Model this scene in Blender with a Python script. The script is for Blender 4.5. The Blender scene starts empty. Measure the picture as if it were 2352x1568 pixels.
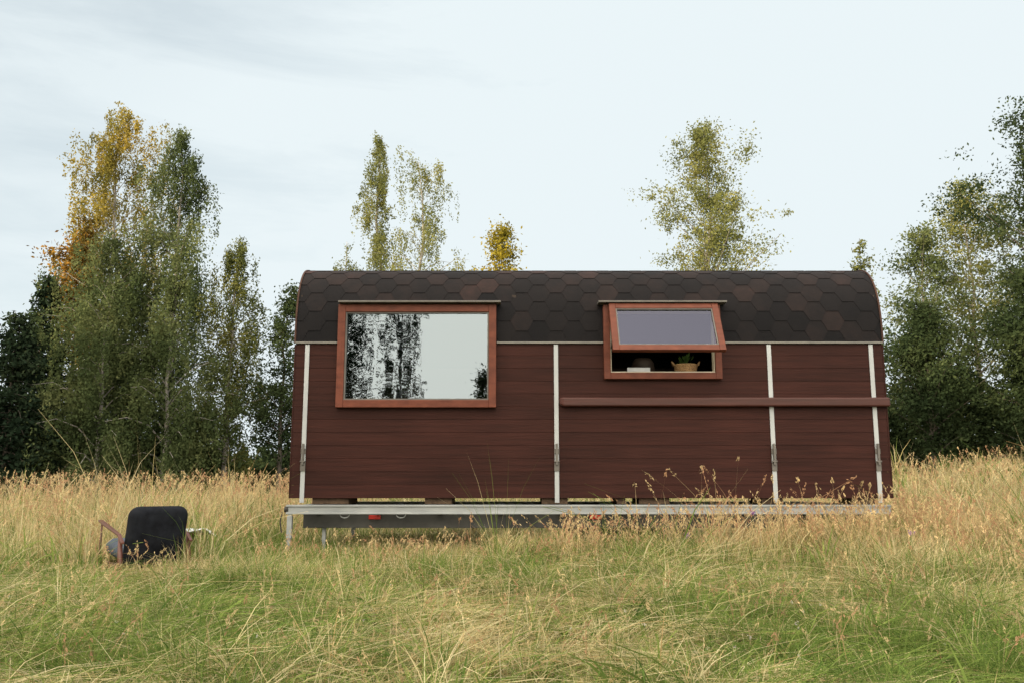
import bpy, bmesh, math, random
import numpy as np
from mathutils import Vector, Matrix
random.seed(7)
scene = bpy.context.scene
COL = scene.collection

# ------------------------------------------------------------------ helpers
def empty(name, loc, label, cat, group=None, rotz=0.0, kind=None):
    o = bpy.data.objects.new(name, None); o.empty_display_size = .2
    o.location = loc; o.rotation_euler = (0, 0, rotz)
    COL.objects.link(o)
    o["label"] = label; o["category"] = cat
    if group: o["group"] = group
    if kind: o["kind"] = kind
    return o

def mesh_obj(name, verts, faces, mat, parent=None, origin=None, loc=(0, 0, 0), bevel=0, smooth=False, attr=None):
    me = bpy.data.meshes.new(name)
    if origin is not None:
        verts = [(v[0]-origin[0], v[1]-origin[1], v[2]-origin[2]) for v in verts]
    me.from_pydata([tuple(v) for v in verts], [], faces)
    if attr is not None:
        a = me.attributes.new("tint", 'FLOAT', 'POINT'); a.data.foreach_set("value", attr)
    me.update()
    if smooth:
        me.polygons.foreach_set("use_smooth", [True]*len(me.polygons))
    me.materials.append(mat)
    o = bpy.data.objects.new(name, me); COL.objects.link(o)
    o.location = loc
    if parent: o.parent = parent
    if bevel:
        b = o.modifiers.new("bevel", 'BEVEL'); b.width = bevel; b.segments = 2; b.limit_method = 'ANGLE'
    return o

def quads_obj(name, V, mat, col=None, parent=None, quads=None, smooth=False):
    me = bpy.data.meshes.new(name)
    n = len(V)
    if quads is None:
        quads = np.arange(n, dtype=np.int32)
    quads = np.asarray(quads, dtype=np.int32).ravel()
    nf = len(quads)//4
    me.vertices.add(n); me.vertices.foreach_set("co", np.asarray(V, dtype=np.float32).ravel())
    me.loops.add(nf*4); me.loops.foreach_set("vertex_index", quads)
    me.polygons.add(nf); me.polygons.foreach_set("loop_start", np.arange(0, nf*4, 4, dtype=np.int32))
    if smooth: me.polygons.foreach_set("use_smooth", np.ones(nf, dtype=bool))
    me.update(calc_edges=True)
    if col is not None:
        a = me.color_attributes.new("tint", 'FLOAT_COLOR', 'POINT')
        c = np.ones((n, 4), dtype=np.float32); c[:, :3] = col
        a.data.foreach_set("color", c.ravel())
    me.materials.append(mat)
    o = bpy.data.objects.new(name, me); COL.objects.link(o)
    if parent: o.parent = parent
    return o

class MB:
    def __init__(s): s.v = []; s.f = []
    def box(s, x0, x1, y0, y1, z0, z1):
        n = len(s.v)
        s.v += [(x0,y0,z0),(x1,y0,z0),(x1,y1,z0),(x0,y1,z0),(x0,y0,z1),(x1,y0,z1),(x1,y1,z1),(x0,y1,z1)]
        s.f += [(n,n+3,n+2,n+1),(n+4,n+5,n+6,n+7),(n,n+1,n+5,n+4),(n+1,n+2,n+6,n+5),(n+2,n+3,n+7,n+6),(n+3,n,n+4,n+7)]
    def tube(s, pts, rad, k=8, cap=True):
        n0 = len(s.v); pts = [Vector(p) for p in pts]
        for i, p in enumerate(pts):
            d = (pts[min(i+1, len(pts)-1)] - pts[max(i-1, 0)]).normalized()
            a = d.orthogonal().normalized() if i == 0 else (pa - d*pa.dot(d)).normalized()
            pa = a; b = d.cross(a)
            r = rad[i] if hasattr(rad, '__len__') else rad
            for j in range(k):
                t = 2*math.pi*j/k
                s.v.append(tuple(p + a*math.cos(t)*r + b*math.sin(t)*r))
        for i in range(len(pts)-1):
            for j in range(k):
                a0 = n0+i*k+j; a1 = n0+i*k+(j+1) % k
                s.f.append((a0, a1, a1+k, a0+k))
        if cap:
            s.f.append(tuple(n0+j for j in range(k))[::-1])
            m = n0+(len(pts)-1)*k
            s.f.append(tuple(m+j for j in range(k)))
    def lathe(s, prof, cx, cy, k=24):
        n0 = len(s.v)
        for r, z in prof:
            for j in range(k):
                t = 2*math.pi*j/k; s.v.append((cx+r*math.cos(t), cy+r*math.sin(t), z))
        for i in range(len(prof)-1):
            for j in range(k):
                a0 = n0+i*k+j; a1 = n0+i*k+(j+1) % k
                s.f.append((a0, a1, a1+k, a0+k))
def boxes(name, lst, mat, parent, origin, bevel=.003):
    for b in lst:
        m = MB(); m.box(*b); mesh_obj(name, m.v, m.f, mat, parent=parent, origin=origin, bevel=bevel)

# ------------------------------------------------------------------ materials
def newmat(name):
    m = bpy.data.materials.new(name); m.use_nodes = True
    nt = m.node_tree; b = nt.nodes["Principled BSDF"]
    return m, nt, b
def N(nt, t, **kw):
    n = nt.nodes.new(t)
    for k, v in kw.items(): setattr(n, k, v)
    return n
def ramp(nt, stops):
    r = nt.nodes.new("ShaderNodeValToRGB"); e = r.color_ramp.elements
    e[0].position, e[0].color = stops[0][0], (*stops[0][1], 1)
    e[1].position, e[1].color = stops[-1][0], (*stops[-1][1], 1)
    for p, c in stops[1:-1]:
        x = e.new(p); x.color = (*c, 1)
    return r
def noisy(name, c1, c2, scale=6, stretch=(1,1,1), rough=.7, bump=.2, metallic=0, detail=6, island=0.0, bscale=None, spec=.5, big=0.0):
    m, nt, b = newmat(name); L = nt.links
    tc = N(nt, "ShaderNodeTexCoord"); mp = N(nt, "ShaderNodeMapping"); mp.inputs["Scale"].default_value = stretch
    L.new(tc.outputs["Object"], mp.inputs[0])
    nz = N(nt, "ShaderNodeTexNoise"); nz.inputs["Scale"].default_value = scale; nz.inputs["Detail"].default_value = detail
    L.new(mp.outputs[0], nz.inputs["Vector"])
    r = ramp(nt, [(.3, c1), (.72, c2)]); L.new(nz.outputs[0], r.inputs[0])
    out = r.outputs[0]
    if island:
        g = N(nt, "ShaderNodeNewGeometry")
        mr = N(nt, "ShaderNodeMapRange"); mr.inputs[3].default_value = 1-island; mr.inputs[4].default_value = 1+island
        L.new(g.outputs["Random Per Island"], mr.inputs[0])
        hs = N(nt, "ShaderNodeHueSaturation"); L.new(mr.outputs[0], hs.inputs["Value"]); L.new(out, hs.inputs["Color"]); out = hs.outputs[0]
    if big:
        n3 = N(nt, "ShaderNodeTexNoise"); n3.inputs["Scale"].default_value = .8; n3.inputs["Detail"].default_value = 5
        L.new(tc.outputs["Object"], n3.inputs["Vector"])
        mr = N(nt, "ShaderNodeMapRange"); mr.inputs[1].default_value = .3; mr.inputs[2].default_value = .7; mr.inputs[3].default_value = 1-big; mr.inputs[4].default_value = 1+big
        L.new(n3.outputs[0], mr.inputs[0])
        hs = N(nt, "ShaderNodeHueSaturation"); L.new(mr.outputs[0], hs.inputs["Value"]); L.new(out, hs.inputs["Color"]); out = hs.outputs[0]
    L.new(out, b.inputs["Base Color"])
    b.inputs["Roughness"].default_value = rough; b.inputs["Metallic"].default_value = metallic
    b.inputs["Specular IOR Level"].default_value = spec
    if bump:
        bp = N(nt, "ShaderNodeBump"); bp.inputs["Strength"].default_value = bump; bp.inputs["Distance"].default_value = .01
        n2 = N(nt, "ShaderNodeTexNoise"); n2.inputs["Scale"].default_value = bscale or scale*4; n2.inputs["Detail"].default_value = 4
        L.new(mp.outputs[0], n2.inputs["Vector"]); L.new(n2.outputs[0], bp.inputs["Height"]); L.new(bp.outputs[0], b.inputs["Normal"])
    return m

M_plank = noisy("plank_wood", (.024,.0082,.0066), (.043,.0142,.0112), scale=3.2, stretch=(.45,6,8), rough=.62, bump=.28, island=.13, spec=.14, big=.2)
M_frame = noisy("window_wood", (.10,.031,.020), (.16,.050,.031), scale=4, stretch=(2,4,4), rough=.5, bump=.15, spec=.2)
M_railw = noisy("rail_wood", (.040,.0120,.0095), (.070,.020,.0155), scale=3, stretch=(.5,6,6), rough=.45, bump=.15, spec=.35)
M_alu = noisy("galvanised_metal", (.24,.265,.28), (.35,.38,.395), scale=5, stretch=(.6,2,2), rough=.5, bump=.05, metallic=.25, big=.12)
M_strip = noisy("strip_metal", (.33,.36,.385), (.43,.465,.49), scale=5, stretch=(1,1,.5), rough=.5, bump=.05, metallic=.2, big=.08)
M_dark = noisy("dark_steel", (.012,.0125,.013), (.03,.03,.029), scale=6, rough=.6, bump=.1)
M_greyst = noisy("chassis_steel", (.03,.032,.032), (.07,.072,.07), scale=4, rough=.55, bump=.08, metallic=.3)
M_cap = noisy("cap_metal", (.08,.075,.07), (.14,.135,.125), scale=6, rough=.5, bump=.05)
M_eave = noisy("eave_metal", (.12,.12,.115), (.19,.185,.17), scale=6, rough=.5, bump=.05)
M_edge = noisy("edge_trim", (.04,.018,.013), (.07,.034,.024), scale=6, rough=.6, bump=.1, spec=.2)
M_inner = noisy("interior_wood", (.02,.012,.008), (.04,.024,.015), scale=3, stretch=(.4,5,5), rough=.7, bump=.1)
M_cream = noisy("window_liner", (.42,.38,.30), (.55,.51,.42), scale=6, rough=.5, bump=.03)
M_rub = noisy("rubber", (.012,.012,.012), (.03,.03,.03), scale=10, rough=.8, bump=.2)
M_block = noisy("block_wood", (.05,.03,.018), (.12,.078,.048), scale=4, stretch=(5,.6,5), rough=.8, bump=.3)
M_red, nt_, b_ = newmat("reflector_red"); b_.inputs["Base Color"].default_value = (.5,.018,.010,1); b_.inputs["Roughness"].default_value = .25
M_white = noisy("paper_white", (.50,.53,.58), (.68,.70,.73), scale=9, rough=.7, bump=.05)
M_grey, nt_, b_ = newmat("print_grey"); b_.inputs["Base Color"].default_value = (.2,.2,.2,1)
M_fabric = noisy("dark_fabric", (.007,.008,.011), (.020,.023,.031), scale=9, rough=.95, bump=.5, bscale=160, spec=.12)
M_fabric2 = noisy("blue_grey_fabric", (.07,.09,.125), (.11,.135,.175), scale=20, rough=.9, bump=.4, bscale=220, spec=.15)
M_chairw = noisy("chair_wood", (.075,.024,.016), (.13,.042,.027), scale=6, stretch=(1,1,6), rough=.35, bump=.08)
M_plant = noisy("plant_leaf", (.03,.07,.015), (.07,.14,.03), scale=8, rough=.5, bump=0)

def wicker():
    m, nt, b = newmat("wicker"); L = nt.links
    tc = N(nt, "ShaderNodeTexCoord")
    w = N(nt, "ShaderNodeTexWave", bands_direction='Z'); w.inputs["Scale"].default_value = 22; w.inputs["Distortion"].default_value = 6; w.inputs["Detail Scale"].default_value = 4
    L.new(tc.outputs["Object"], w.inputs["Vector"])
    r = ramp(nt, [(.1, (.12,.06,.025)), (.8, (.48,.30,.14))]); L.new(w.outputs[0], r.inputs[0]); L.new(r.outputs[0], b.inputs["Base Color"])
    bp = N(nt, "ShaderNodeBump"); bp.inputs["Strength"].default_value = .8; L.new(w.outputs[0], bp.inputs["Height"]); L.new(bp.outputs[0], b.inputs["Normal"])
    b.inputs["Roughness"].default_value = .7
    return m
M_wicker = wicker()

def glassmat(name, refl, bump, tint):
    m = bpy.data.materials.new(name); m.use_nodes = True; nt = m.node_tree; L = nt.links
    nt.nodes.remove(nt.nodes["Principled BSDF"]); out = nt.nodes["Material Output"]
    gl = N(nt, "ShaderNodeBsdfGlossy"); gl.inputs["Roughness"].default_value = .012; gl.inputs["Color"].default_value = (*tint, 1)
    tr = N(nt, "ShaderNodeBsdfTransparent"); tr.inputs["Color"].default_value = (.5,.52,.5,1)
    mx = N(nt, "ShaderNodeMixShader"); mx.inputs[0].default_value = refl
    L.new(tr.outputs[0], mx.inputs[1]); L.new(gl.outputs[0], mx.inputs[2]); L.new(mx.outputs[0], out.inputs[0])
    if bump:
        tc = N(nt, "ShaderNodeTexCoord"); mp = N(nt, "ShaderNodeMapping"); mp.inputs["Scale"].default_value = (3.4, 1, 1.3)
        L.new(tc.outputs["Object"], mp.inputs[0])
        nz = N(nt, "ShaderNodeTexNoise"); nz.inputs["Scale"].default_value = 1.8; nz.inputs["Detail"].default_value = 1.5; nz.inputs["Distortion"].default_value = .5
        L.new(mp.outputs[0], nz.inputs["Vector"])
        bp = N(nt, "ShaderNodeBump"); bp.inputs["Strength"].default_value = bump; bp.inputs["Distance"].default_value = .004
        L.new(nz.outputs[0], bp.inputs["Height"]); L.new(bp.outputs[0], gl.inputs["Normal"])
    return m
M_glass = glassmat("window_glass", .19, .10, (.70,.86,1.0))
M_glass2 = glassmat("sash_glass", .078, 0, (.62,.68,1.0))

def shingle():
    m, nt, b = newmat("bitumen_shingle"); L = nt.links
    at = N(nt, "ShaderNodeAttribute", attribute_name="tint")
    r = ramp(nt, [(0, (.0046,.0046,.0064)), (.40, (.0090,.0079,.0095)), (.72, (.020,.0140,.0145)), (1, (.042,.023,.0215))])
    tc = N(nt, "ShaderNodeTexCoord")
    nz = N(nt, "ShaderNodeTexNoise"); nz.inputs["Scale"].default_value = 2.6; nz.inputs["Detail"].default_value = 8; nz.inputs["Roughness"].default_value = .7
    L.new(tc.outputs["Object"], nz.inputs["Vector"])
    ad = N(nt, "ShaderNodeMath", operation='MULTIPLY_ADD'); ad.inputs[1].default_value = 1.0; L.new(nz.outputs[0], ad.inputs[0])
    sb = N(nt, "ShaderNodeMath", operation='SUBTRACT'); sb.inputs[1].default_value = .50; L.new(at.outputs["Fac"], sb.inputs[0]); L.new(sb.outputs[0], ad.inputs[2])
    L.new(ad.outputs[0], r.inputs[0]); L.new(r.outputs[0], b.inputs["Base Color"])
    n2 = N(nt, "ShaderNodeTexNoise"); n2.inputs["Scale"].default_value = 160; L.new(tc.outputs["Object"], n2.inputs["Vector"])
    bp = N(nt, "ShaderNodeBump"); bp.inputs["Strength"].default_value = .5; bp.inputs["Distance"].default_value = .005
    L.new(n2.outputs[0], bp.inputs["Height"]); L.new(bp.outputs[0], b.inputs["Normal"])
    b.inputs["Roughness"].default_value = .8; b.inputs["Specular IOR Level"].default_value = .2
    return m
M_shingle = shingle()

def leafmat(name, stops, trans=.35, attr=False):
    m = bpy.data.materials.new(name); m.use_nodes = True; nt = m.node_tree; L = nt.links
    nt.nodes.remove(nt.nodes["Principled BSDF"]); out = nt.nodes["Material Output"]
    g = N(nt, "ShaderNodeNewGeometry")
    if attr:
        at = N(nt, "ShaderNodeAttribute", attribute_name="tint"); col = at.outputs["Color"]
    else:
        tc = N(nt, "ShaderNodeTexCoord")
        nz = N(nt, "ShaderNodeTexNoise"); nz.inputs["Scale"].default_value = .6; nz.inputs["Detail"].default_value = 4; L.new(tc.outputs["Object"], nz.inputs["Vector"])
        mr = N(nt, "ShaderNodeMapRange"); mr.inputs[1].default_value = .35; mr.inputs[2].default_value = .66; L.new(nz.outputs[0], mr.inputs[0])
        mx = N(nt, "ShaderNodeMath", operation='MULTIPLY_ADD'); mx.inputs[1].default_value = .7
        L.new(mr.outputs[0], mx.inputs[0])
        m2 = N(nt, "ShaderNodeMath", operation='MULTIPLY'); m2.inputs[1].default_value = .3
        L.new(g.outputs["Random Per Island"], m2.inputs[0]); L.new(m2.outputs[0], mx.inputs[2])
        r = ramp(nt, stops); L.new(mx.outputs[0], r.inputs[0]); col = r.outputs[0]
    d = N(nt, "ShaderNodeBsdfDiffuse"); t = N(nt, "ShaderNodeBsdfTranslucent"); mix = N(nt, "ShaderNodeMixShader"); mix.inputs[0].default_value = trans
    L.new(col, d.inputs[0]); L.new(col, t.inputs[0]); L.new(d.outputs[0], mix.inputs[1]); L.new(t.outputs[0], mix.inputs[2])
    L.new(mix.outputs[0], out.inputs[0])
    return m
M_lf_birch = leafmat("birch_leaf", [(0, (.036,.056,.025)), (.5, (.085,.112,.048)), (1, (.175,.195,.085))])
M_lf_gold = leafmat("golden_birch_leaf", [(0, (.09,.10,.028)), (.5, (.25,.21,.05)), (1, (.50,.37,.08))])
M_lf_light = leafmat("airy_birch_leaf", [(0, (.09,.11,.045)), (.5, (.17,.185,.065)), (1, (.29,.28,.10))])
M_lf_aspen = leafmat("aspen_leaf", [(0, (.06,.078,.03)), (.5, (.12,.14,.048)), (1, (.25,.23,.07))])
M_lf_dark = leafmat("dark_leaf", [(0, (.018,.030,.015)), (.5, (.040,.060,.028)), (1, (.088,.113,.050))])
M_lf_maple = leafmat("yellow_leaf", [(0, (.13,.12,.02)), (.5, (.25,.21,.03)), (1, (.38,.30,.04))])
M_needle = leafmat("spruce_needle", [(0, (.010,.018,.012)), (.5, (.019,.032,.019)), (1, (.040,.055,.03))], trans=.1)
M_pine = leafmat("pine_needle", [(0, (.06,.055,.018)), (.5, (.17,.11,.028)), (1, (.34,.17,.035))], trans=.15)
M_grass = leafmat("grass_blade", None, trans=.4, attr=True)
M_birchbark = noisy("birch_bark", (.08,.075,.068), (.38,.36,.33), scale=3, stretch=(2,2,1), rough=.8, bump=.3)
M_bark = noisy("grey_bark", (.04,.034,.028), (.11,.095,.08), scale=6, stretch=(3,3,.7), rough=.9, bump=.5)

# ------------------------------------------------------------------ terrain
def sm(a, b, x):
    t = np.clip((x-a)/(b-a), 0, 1); return t*t*(3-2*t)
def lfn(x, y, sc, seed):
    r = np.random.default_rng(seed); o = np.zeros_like(np.asarray(x, dtype=float)); tot = 0
    for i in range(7):
        a = r.uniform(0, 2*math.pi); k = (1/sc)*r.uniform(.6, 2.2); p = r.uniform(0, 6.28); w = 1/(.6+k*sc*.5)
        o = o + w*np.sin((x*math.cos(a)+y*math.sin(a))*k*2*math.pi*.5+p+1.3*np.sin(y*k*1.7+p*2)); tot += w
    return .5+.5*np.clip(o/(tot*.55), -1, 1)
def zt(x, y):
    x = np.asarray(x, dtype=float); y = np.asarray(y, dtype=float)
    z = .30*sm(12, 28, y) + 1.15*sm(2.5, 17, x)*sm(5, 24, y)
    z = z + .06*(lfn(x, y, 5, 3)-.5)*sm(-3, 4, y)
    return z
def axis(lo, hi, c, d0, g):
    out = [c]; d = d0; p = c
    while p < hi: p += d; d *= g; out.append(p)
    d = d0; p = c
    while p > lo: p -= d; d *= g; out.insert(0, p)
    return np.array(out)
gx = axis(-900, 900, 0, .45, 1.055); gy = axis(-900, 1400, 9, .45, 1.055)
X, Y = np.meshgrid(gx, gy); Z = zt(X, Y)
nx, ny = len(gx), len(gy)
V = np.stack([X.ravel(), Y.ravel(), Z.ravel()], 1)
idx = np.arange(nx*ny).reshape(ny, nx)
Q = np.stack([idx[:-1,:-1], idx[:-1,1:], idx[1:,1:], idx[1:,:-1]], -1).reshape(-1, 4)
M_ground = noisy("meadow_soil", (.05,.06,.022), (.16,.14,.06), scale=2.2, rough=1, bump=.6, detail=10, spec=.1)
ground = quads_obj("ground", V, M_ground, quads=Q, smooth=True)
ground["kind"] = "structure"; ground["label"] = "grassy meadow ground rising gently to one side"; ground["category"] = "ground"

# ------------------------------------------------------------------ grass
def blade_mesh(x, y, h, w, az, lean, cb, ct, rg, drop=.45, z0=0.0):
    n = len(x); z = zt(x, y) - .01 + z0
    ts = np.array([0, .38, .72, 1.0]); ws = np.array([.8, 1, .65, .06])
    fa = az + math.pi/2 + rg.uniform(-.9, .9, n)
    wx, wy = np.cos(fa)*w*.5, np.sin(fa)*w*.5
    side = rg.normal(0, .25, n)
    V = np.zeros((n, 8, 3), dtype=np.float32); C = np.zeros((n, 8, 3), dtype=np.float32)
    for i, (t, wv) in enumerate(zip(ts, ws)):
        ho = lean*h*(t**1.6); up = h*t*(1-drop*np.minimum(lean, 1.9)*t)
        up = np.maximum(up, .01)
        px = x+np.cos(az)*ho - np.sin(az)*side*h*t*t; py = y+np.sin(az)*ho + np.cos(az)*side*h*t*t; pz = z+up
        V[:, 2*i] = np.stack([px-wx*wv, py-wy*wv, pz], 1)
        V[:, 2*i+1] = np.stack([px+wx*wv, py+wy*wv, pz+w*.2], 1)
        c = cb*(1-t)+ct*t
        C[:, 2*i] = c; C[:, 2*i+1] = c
    b = np.arange(n, dtype=np.int32)[:, None]*8
    q = np.concatenate([b+np.array([0,1,3,2]), b+np.array([2,3,5,4]), b+np.array([4,5,7,6])], 1)
    return V.reshape(-1, 3), C.reshape(-1, 3), q.ravel()

def sample(n, y0, y1, rg, marg=1.6):
    y = np.sqrt(rg.uniform(y0*y0, y1*y1, n)); hw = .62*y+marg
    x = rg.uniform(-1, 1, n)*hw
    return x, y

def colours(x, y, rg, bias, tuftp=None):
    n = len(x)
    g1 = np.array([.095,.175,.042]); g2 = np.array([.30,.385,.10]); s1 = np.array([.55,.45,.21]); s2 = np.array([.86,.75,.49]); r1 = np.array([.55,.37,.19])
    u = rg.uniform(0, 1, (n, 1)); green = g1*(1-u)+g2*u
    u2 = rg.uniform(0, 1, (n, 1)); straw = s1*(1-u2)+s2*u2
    straw = np.where(rg.uniform(0, 1, (n, 1)) < .14, r1, straw)
    p = lfn(x, y, 1.7, 11)*1.0+lfn(x, y, .5, 12)*.7+bias-.58
    if tuftp is not None: p = p+tuftp
    p = np.clip(p, .03, .96)
    is_s = (rg.uniform(0, 1, n) < p)[:, None]
    ct = np.where(is_s, straw, green)
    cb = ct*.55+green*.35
    return cb, ct

def tall(x, y):
    return np.clip(sm(6.8, 9.0, y + .45*np.clip(x-1.2, 0, 4) - .8*(lfn(x, y, 3, 21)-.5)*2), 0, 1)

parts = []
rg = np.random.default_rng(101)
def zone(n, y0, y1, wscale, bias, hs=1.0, lmin=.30, lmat=.36, tuft=26, flow=.15, region=None, big=.12, lay=False, spread=1.0, loosef=.30):
    nt_ = max(1, n//tuft)
    if region:
        tx = rg.uniform(region[0], region[1], nt_); ty = rg.uniform(region[2], region[3], nt_)
    else: tx, ty = sample(nt_, y0, y1, rg)
    ti = rg.integers(0, nt_, n)
    sp_ = (.045+.02*min(wscale, 2))*np.abs(rg.normal(1, .5, n))*spread
    ang = rg.uniform(0, 6.283, n); rad = sp_*np.abs(rg.normal(0, 1, n))
    x = tx[ti]+np.cos(ang)*rad; y = ty[ti]+np.sin(ang)*rad
    if region: loose = np.zeros(n, bool)
    else:
        loose = rg.uniform(0, 1, n) < loosef
        lx, ly = sample(n, y0, y1, rg); x = np.where(loose, lx, x); y = np.where(loose, ly, y)
    T = tall(x, y)
    nz = lfn(x, y, .8, 31); nz2 = lfn(x, y, 2.3, 32)
    th = (rg.uniform(.4, 1.35, nt_)+.9*(rg.uniform(0, 1, nt_) < big))[ti]; th = np.where(loose, .9, th)
    h = (.22*(1-T)+.44*T)*(.40+.95*nz*(.6+.5*nz2))*rg.uniform(.55, 1.35, n)*th*hs
    cap = .30+.16*sm(3.0, 5.0, y)
    h = np.where(y < 8.5, np.minimum(h, cap*1.25), h)
    under = (x > -2.6) & (x < 4.5) & (y > 10.15) & (y < 13)
    h = np.where(under, np.minimum(h, .33), h)
    nearc = (x > -2.6) & (x < 4.7) & (y > 9.0) & (y < 10.2)
    h = np.where(nearc, np.minimum(h, .50+.22*sm(1.5, 4.2, x)), h)
    lf = (x < -.2) & (x > -2.9) & (y > 7.6) & (y < 10.2)
    h = np.where(lf, np.minimum(h, .34), h)
    chair = ((x+3.75)**2+(y-9.0)**2) < .45**2
    h = np.where(chair, np.minimum(h, .17), h)
    front = (x < -3.1) & (x > -4.6) & (y < 8.7) & (y > 7.2)
    h = np.where(front, np.minimum(h, .29), h)
    base = 2*math.pi*lfn(x, y, .9, 41)*2.2
    mat = 1-T
    tdir = rg.uniform(0, 6.283, nt_)[ti]
    az = np.where(rg.uniform(0, 1, n) < flow, base+rg.normal(0, .6, n), np.where(rg.uniform(0, 1, n) < .4, tdir+rg.normal(0, .5, n), ang+rg.normal(0, .5, n)))
    lean = np.abs(rg.normal(lmin+lmat*mat, .34, n))
    if lay:
        az = tdir+rg.normal(0, .32, n); lean = np.abs(rg.normal(1.5, .3, n)); h = rg.uniform(.14, .30, n)
    h = h*(1+.55*np.clip(lean-.6, 0, 1))
    w = wscale*rg.uniform(.45, 1.3, n)*.0062
    tp = rg.normal(0, .26, nt_)[ti]
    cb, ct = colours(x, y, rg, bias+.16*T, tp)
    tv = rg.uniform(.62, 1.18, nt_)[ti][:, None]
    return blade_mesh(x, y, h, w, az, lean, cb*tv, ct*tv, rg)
parts.append(zone(120000, 3.0, 7.4, .8, -.04))
parts.append(zone(28000, 3.0, 8.4, .8, .16, hs=1.55, lmin=.5, lmat=.6, tuft=12))
parts.append(zone(16000, 3.2, 9.0, .85, .75, tuft=62, lay=True, spread=2.0, loosef=.0))     # flattened pale straw clumps
parts.append(zone(12000, 3.2, 9.5, 3.0, -.9, hs=.85, lmin=.5, tuft=9, loosef=.1))           # broad leafy weeds
parts.append(zone(105000, 7.2, 12.5, 1.2, .04))
parts.append(zone(24000, 7.4, 12.5, 1.2, .22, hs=1.25, lmin=.45, tuft=14))
parts.append(zone(70000, 12.5, 20, 2.2, .30))
parts.append(zone(60000, 20, 38, 4.2, .32))
parts.append(zone(10000, 0, 0, 1.1, .25, hs=1.0, lmin=.3, tuft=18, region=(-.2, 3.2, 9.2, 10.0), big=.02))
parts.append(zone(12000, 0, 0, 1.1, .28, hs=1.2, lmin=.28, tuft=18, region=(2.4, 5.0, 9.2, 10.05), big=.02))
parts.append(zone(7000, 0, 0, 1.1, .15, hs=1.3, lmin=.2, tuft=30, region=(4.55, 6.2, 9.3, 11.6)))
Vs, Cs, Qs = [], [], []; off = 0
for v, c, q in parts:
    Vs.append(v); Cs.append(c); Qs.append(q+off); off += len(v)
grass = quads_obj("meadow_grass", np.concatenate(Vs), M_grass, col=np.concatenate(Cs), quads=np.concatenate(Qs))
grass["kind"] = "stuff"; grass["label"] = "matted yellow-green meadow grass covering the field"; grass["category"] = "grass"

def stalks(x, y, h, rg, wscale=1.0):
    n = len(x)
    az = rg.uniform(0, 6.283, n)*.5 + .6*rg.normal(0, 1, n); lean = np.abs(rg.normal(.26, .2, n))
    straw = np.array([.70,.55,.31])*rg.uniform(.65, 1.2, (n, 1)); red = np.array([.52,.32,.19])
    ct = np.where(rg.uniform(0, 1, (n, 1)) < .32, red, straw); cb = ct*.65+np.array([.16,.20,.07])*.35
    w = .0042*wscale*rg.uniform(.8, 1.3, n)
    v, c, q = blade_mesh(x, y, h, w*np.ones(n), az, lean, cb, ct, rg, drop=.3)
    vv = v.reshape(n, 8, 3)
    tip = .5*(vv[:, 6]+vv[:, 7]); mid = .5*(vv[:, 4]+vv[:, 5])
    K = 12
    t = rg.uniform(0, 1, (n, K, 1))
    hl = np.clip(.13+.05*rg.normal(0, 1, (n, 1, 1)), .05, .24)
    d = (tip-mid); d /= np.linalg.norm(d, axis=1, keepdims=True)
    c0 = tip[:, None]-d[:, None]*hl*t + rg.normal(0, 1, (n, K, 3))*.009*np.sqrt(t+.1)*wscale**.5
    u = d[:, None]+rg.normal(0, .35, (n, K, 3)); u /= np.linalg.norm(u, axis=2, keepdims=True)
    r = rg.normal(0, 1, (n, K, 3)); s = np.cross(u, r); s /= np.linalg.norm(s, axis=2, keepdims=True)
    a = .014*wscale**.5; b = .0038*wscale
    qd = np.stack([c0-u*a, c0+s*b, c0+u*a, c0-s*b], 2).reshape(-1, 3)
    qc = np.repeat(ct*rg.uniform(.8, 1.1, (n, 1)), K*4, axis=0)
    V = np.concatenate([v, qd]); C = np.concatenate([c, qc]); Q2 = np.arange(len(qd))+len(v)
    return V, C, np.concatenate([q, Q2])
SP = []
def add_st(n, x0, x1, y0, y1, h0, h1, ws, seed, clump=True):
    r = np.random.default_rng(seed)
    x = r.uniform(x0, x1, n*3); y = r.uniform(y0, y1, n*3)
    k = lfn(x, y, 1.4, seed) > r.uniform(.1, .9, n*3) if clump else np.ones(n*3, bool)
    x, y = x[k][:n], y[k][:n]
    bad = ((x > -2.75) & (x < 4.5) & (y > 10.05) & (y < 13)) | ((x+3.7)**2+(y-8.9)**2 < .5**2)
    x, y = x[~bad], y[~bad]
    SP.append(stalks(x, y, r.uniform(h0, h1, len(x)), r, ws))
add_st(2300, -15, -2.7, 12.5, 22, .65, 1.2, 1.7, 1)
add_st(1000, -22, 6, 20, 30, .7, 1.1, 2.4, 2)
add_st(800, -8, -2.7, 9.3, 12.5, .42, .80, 1.2, 3)
add_st(320, -2.7, 1.0, 8.4, 9.9, .28, .54, 1.1, 4)
add_st(750, .4, 4.7, 8.4, 9.98, .40, .76, 1.2, 5)
add_st(650, 2.0, 5.2, 8.8, 10.0, .50, .92, 1.25, 15)
add_st(420, 3.8, 5.6, 9.2, 11.2, .60, 1.0, 1.3, 16)
add_st(1900, 4.6, 16, 9, 22, .5, .95, 1.7, 6)
add_st(1200, 3.4, 8, 6.2, 10.5, .35, .75, 1.1, 7)
add_st(700, 8, 24, 18, 30, .5, .9, 2.6, 8)
add_st(1000, -6, 5.5, 4.0, 8.5, .18, .44, .9, 9)
add_st(26, -4.15, -3.25, 8.2, 8.6, .32, .55, 1.1, 19, False)
r = np.random.default_rng(77)
tx = np.concatenate([r.normal(2.35, .16, 12), r.normal(2.75, .22, 10), r.normal(3.45, .3, 18), r.normal(1.6, .15, 5), r.normal(4.15, .25, 18), r.uniform(-.7, 1.4, 6)])
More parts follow.
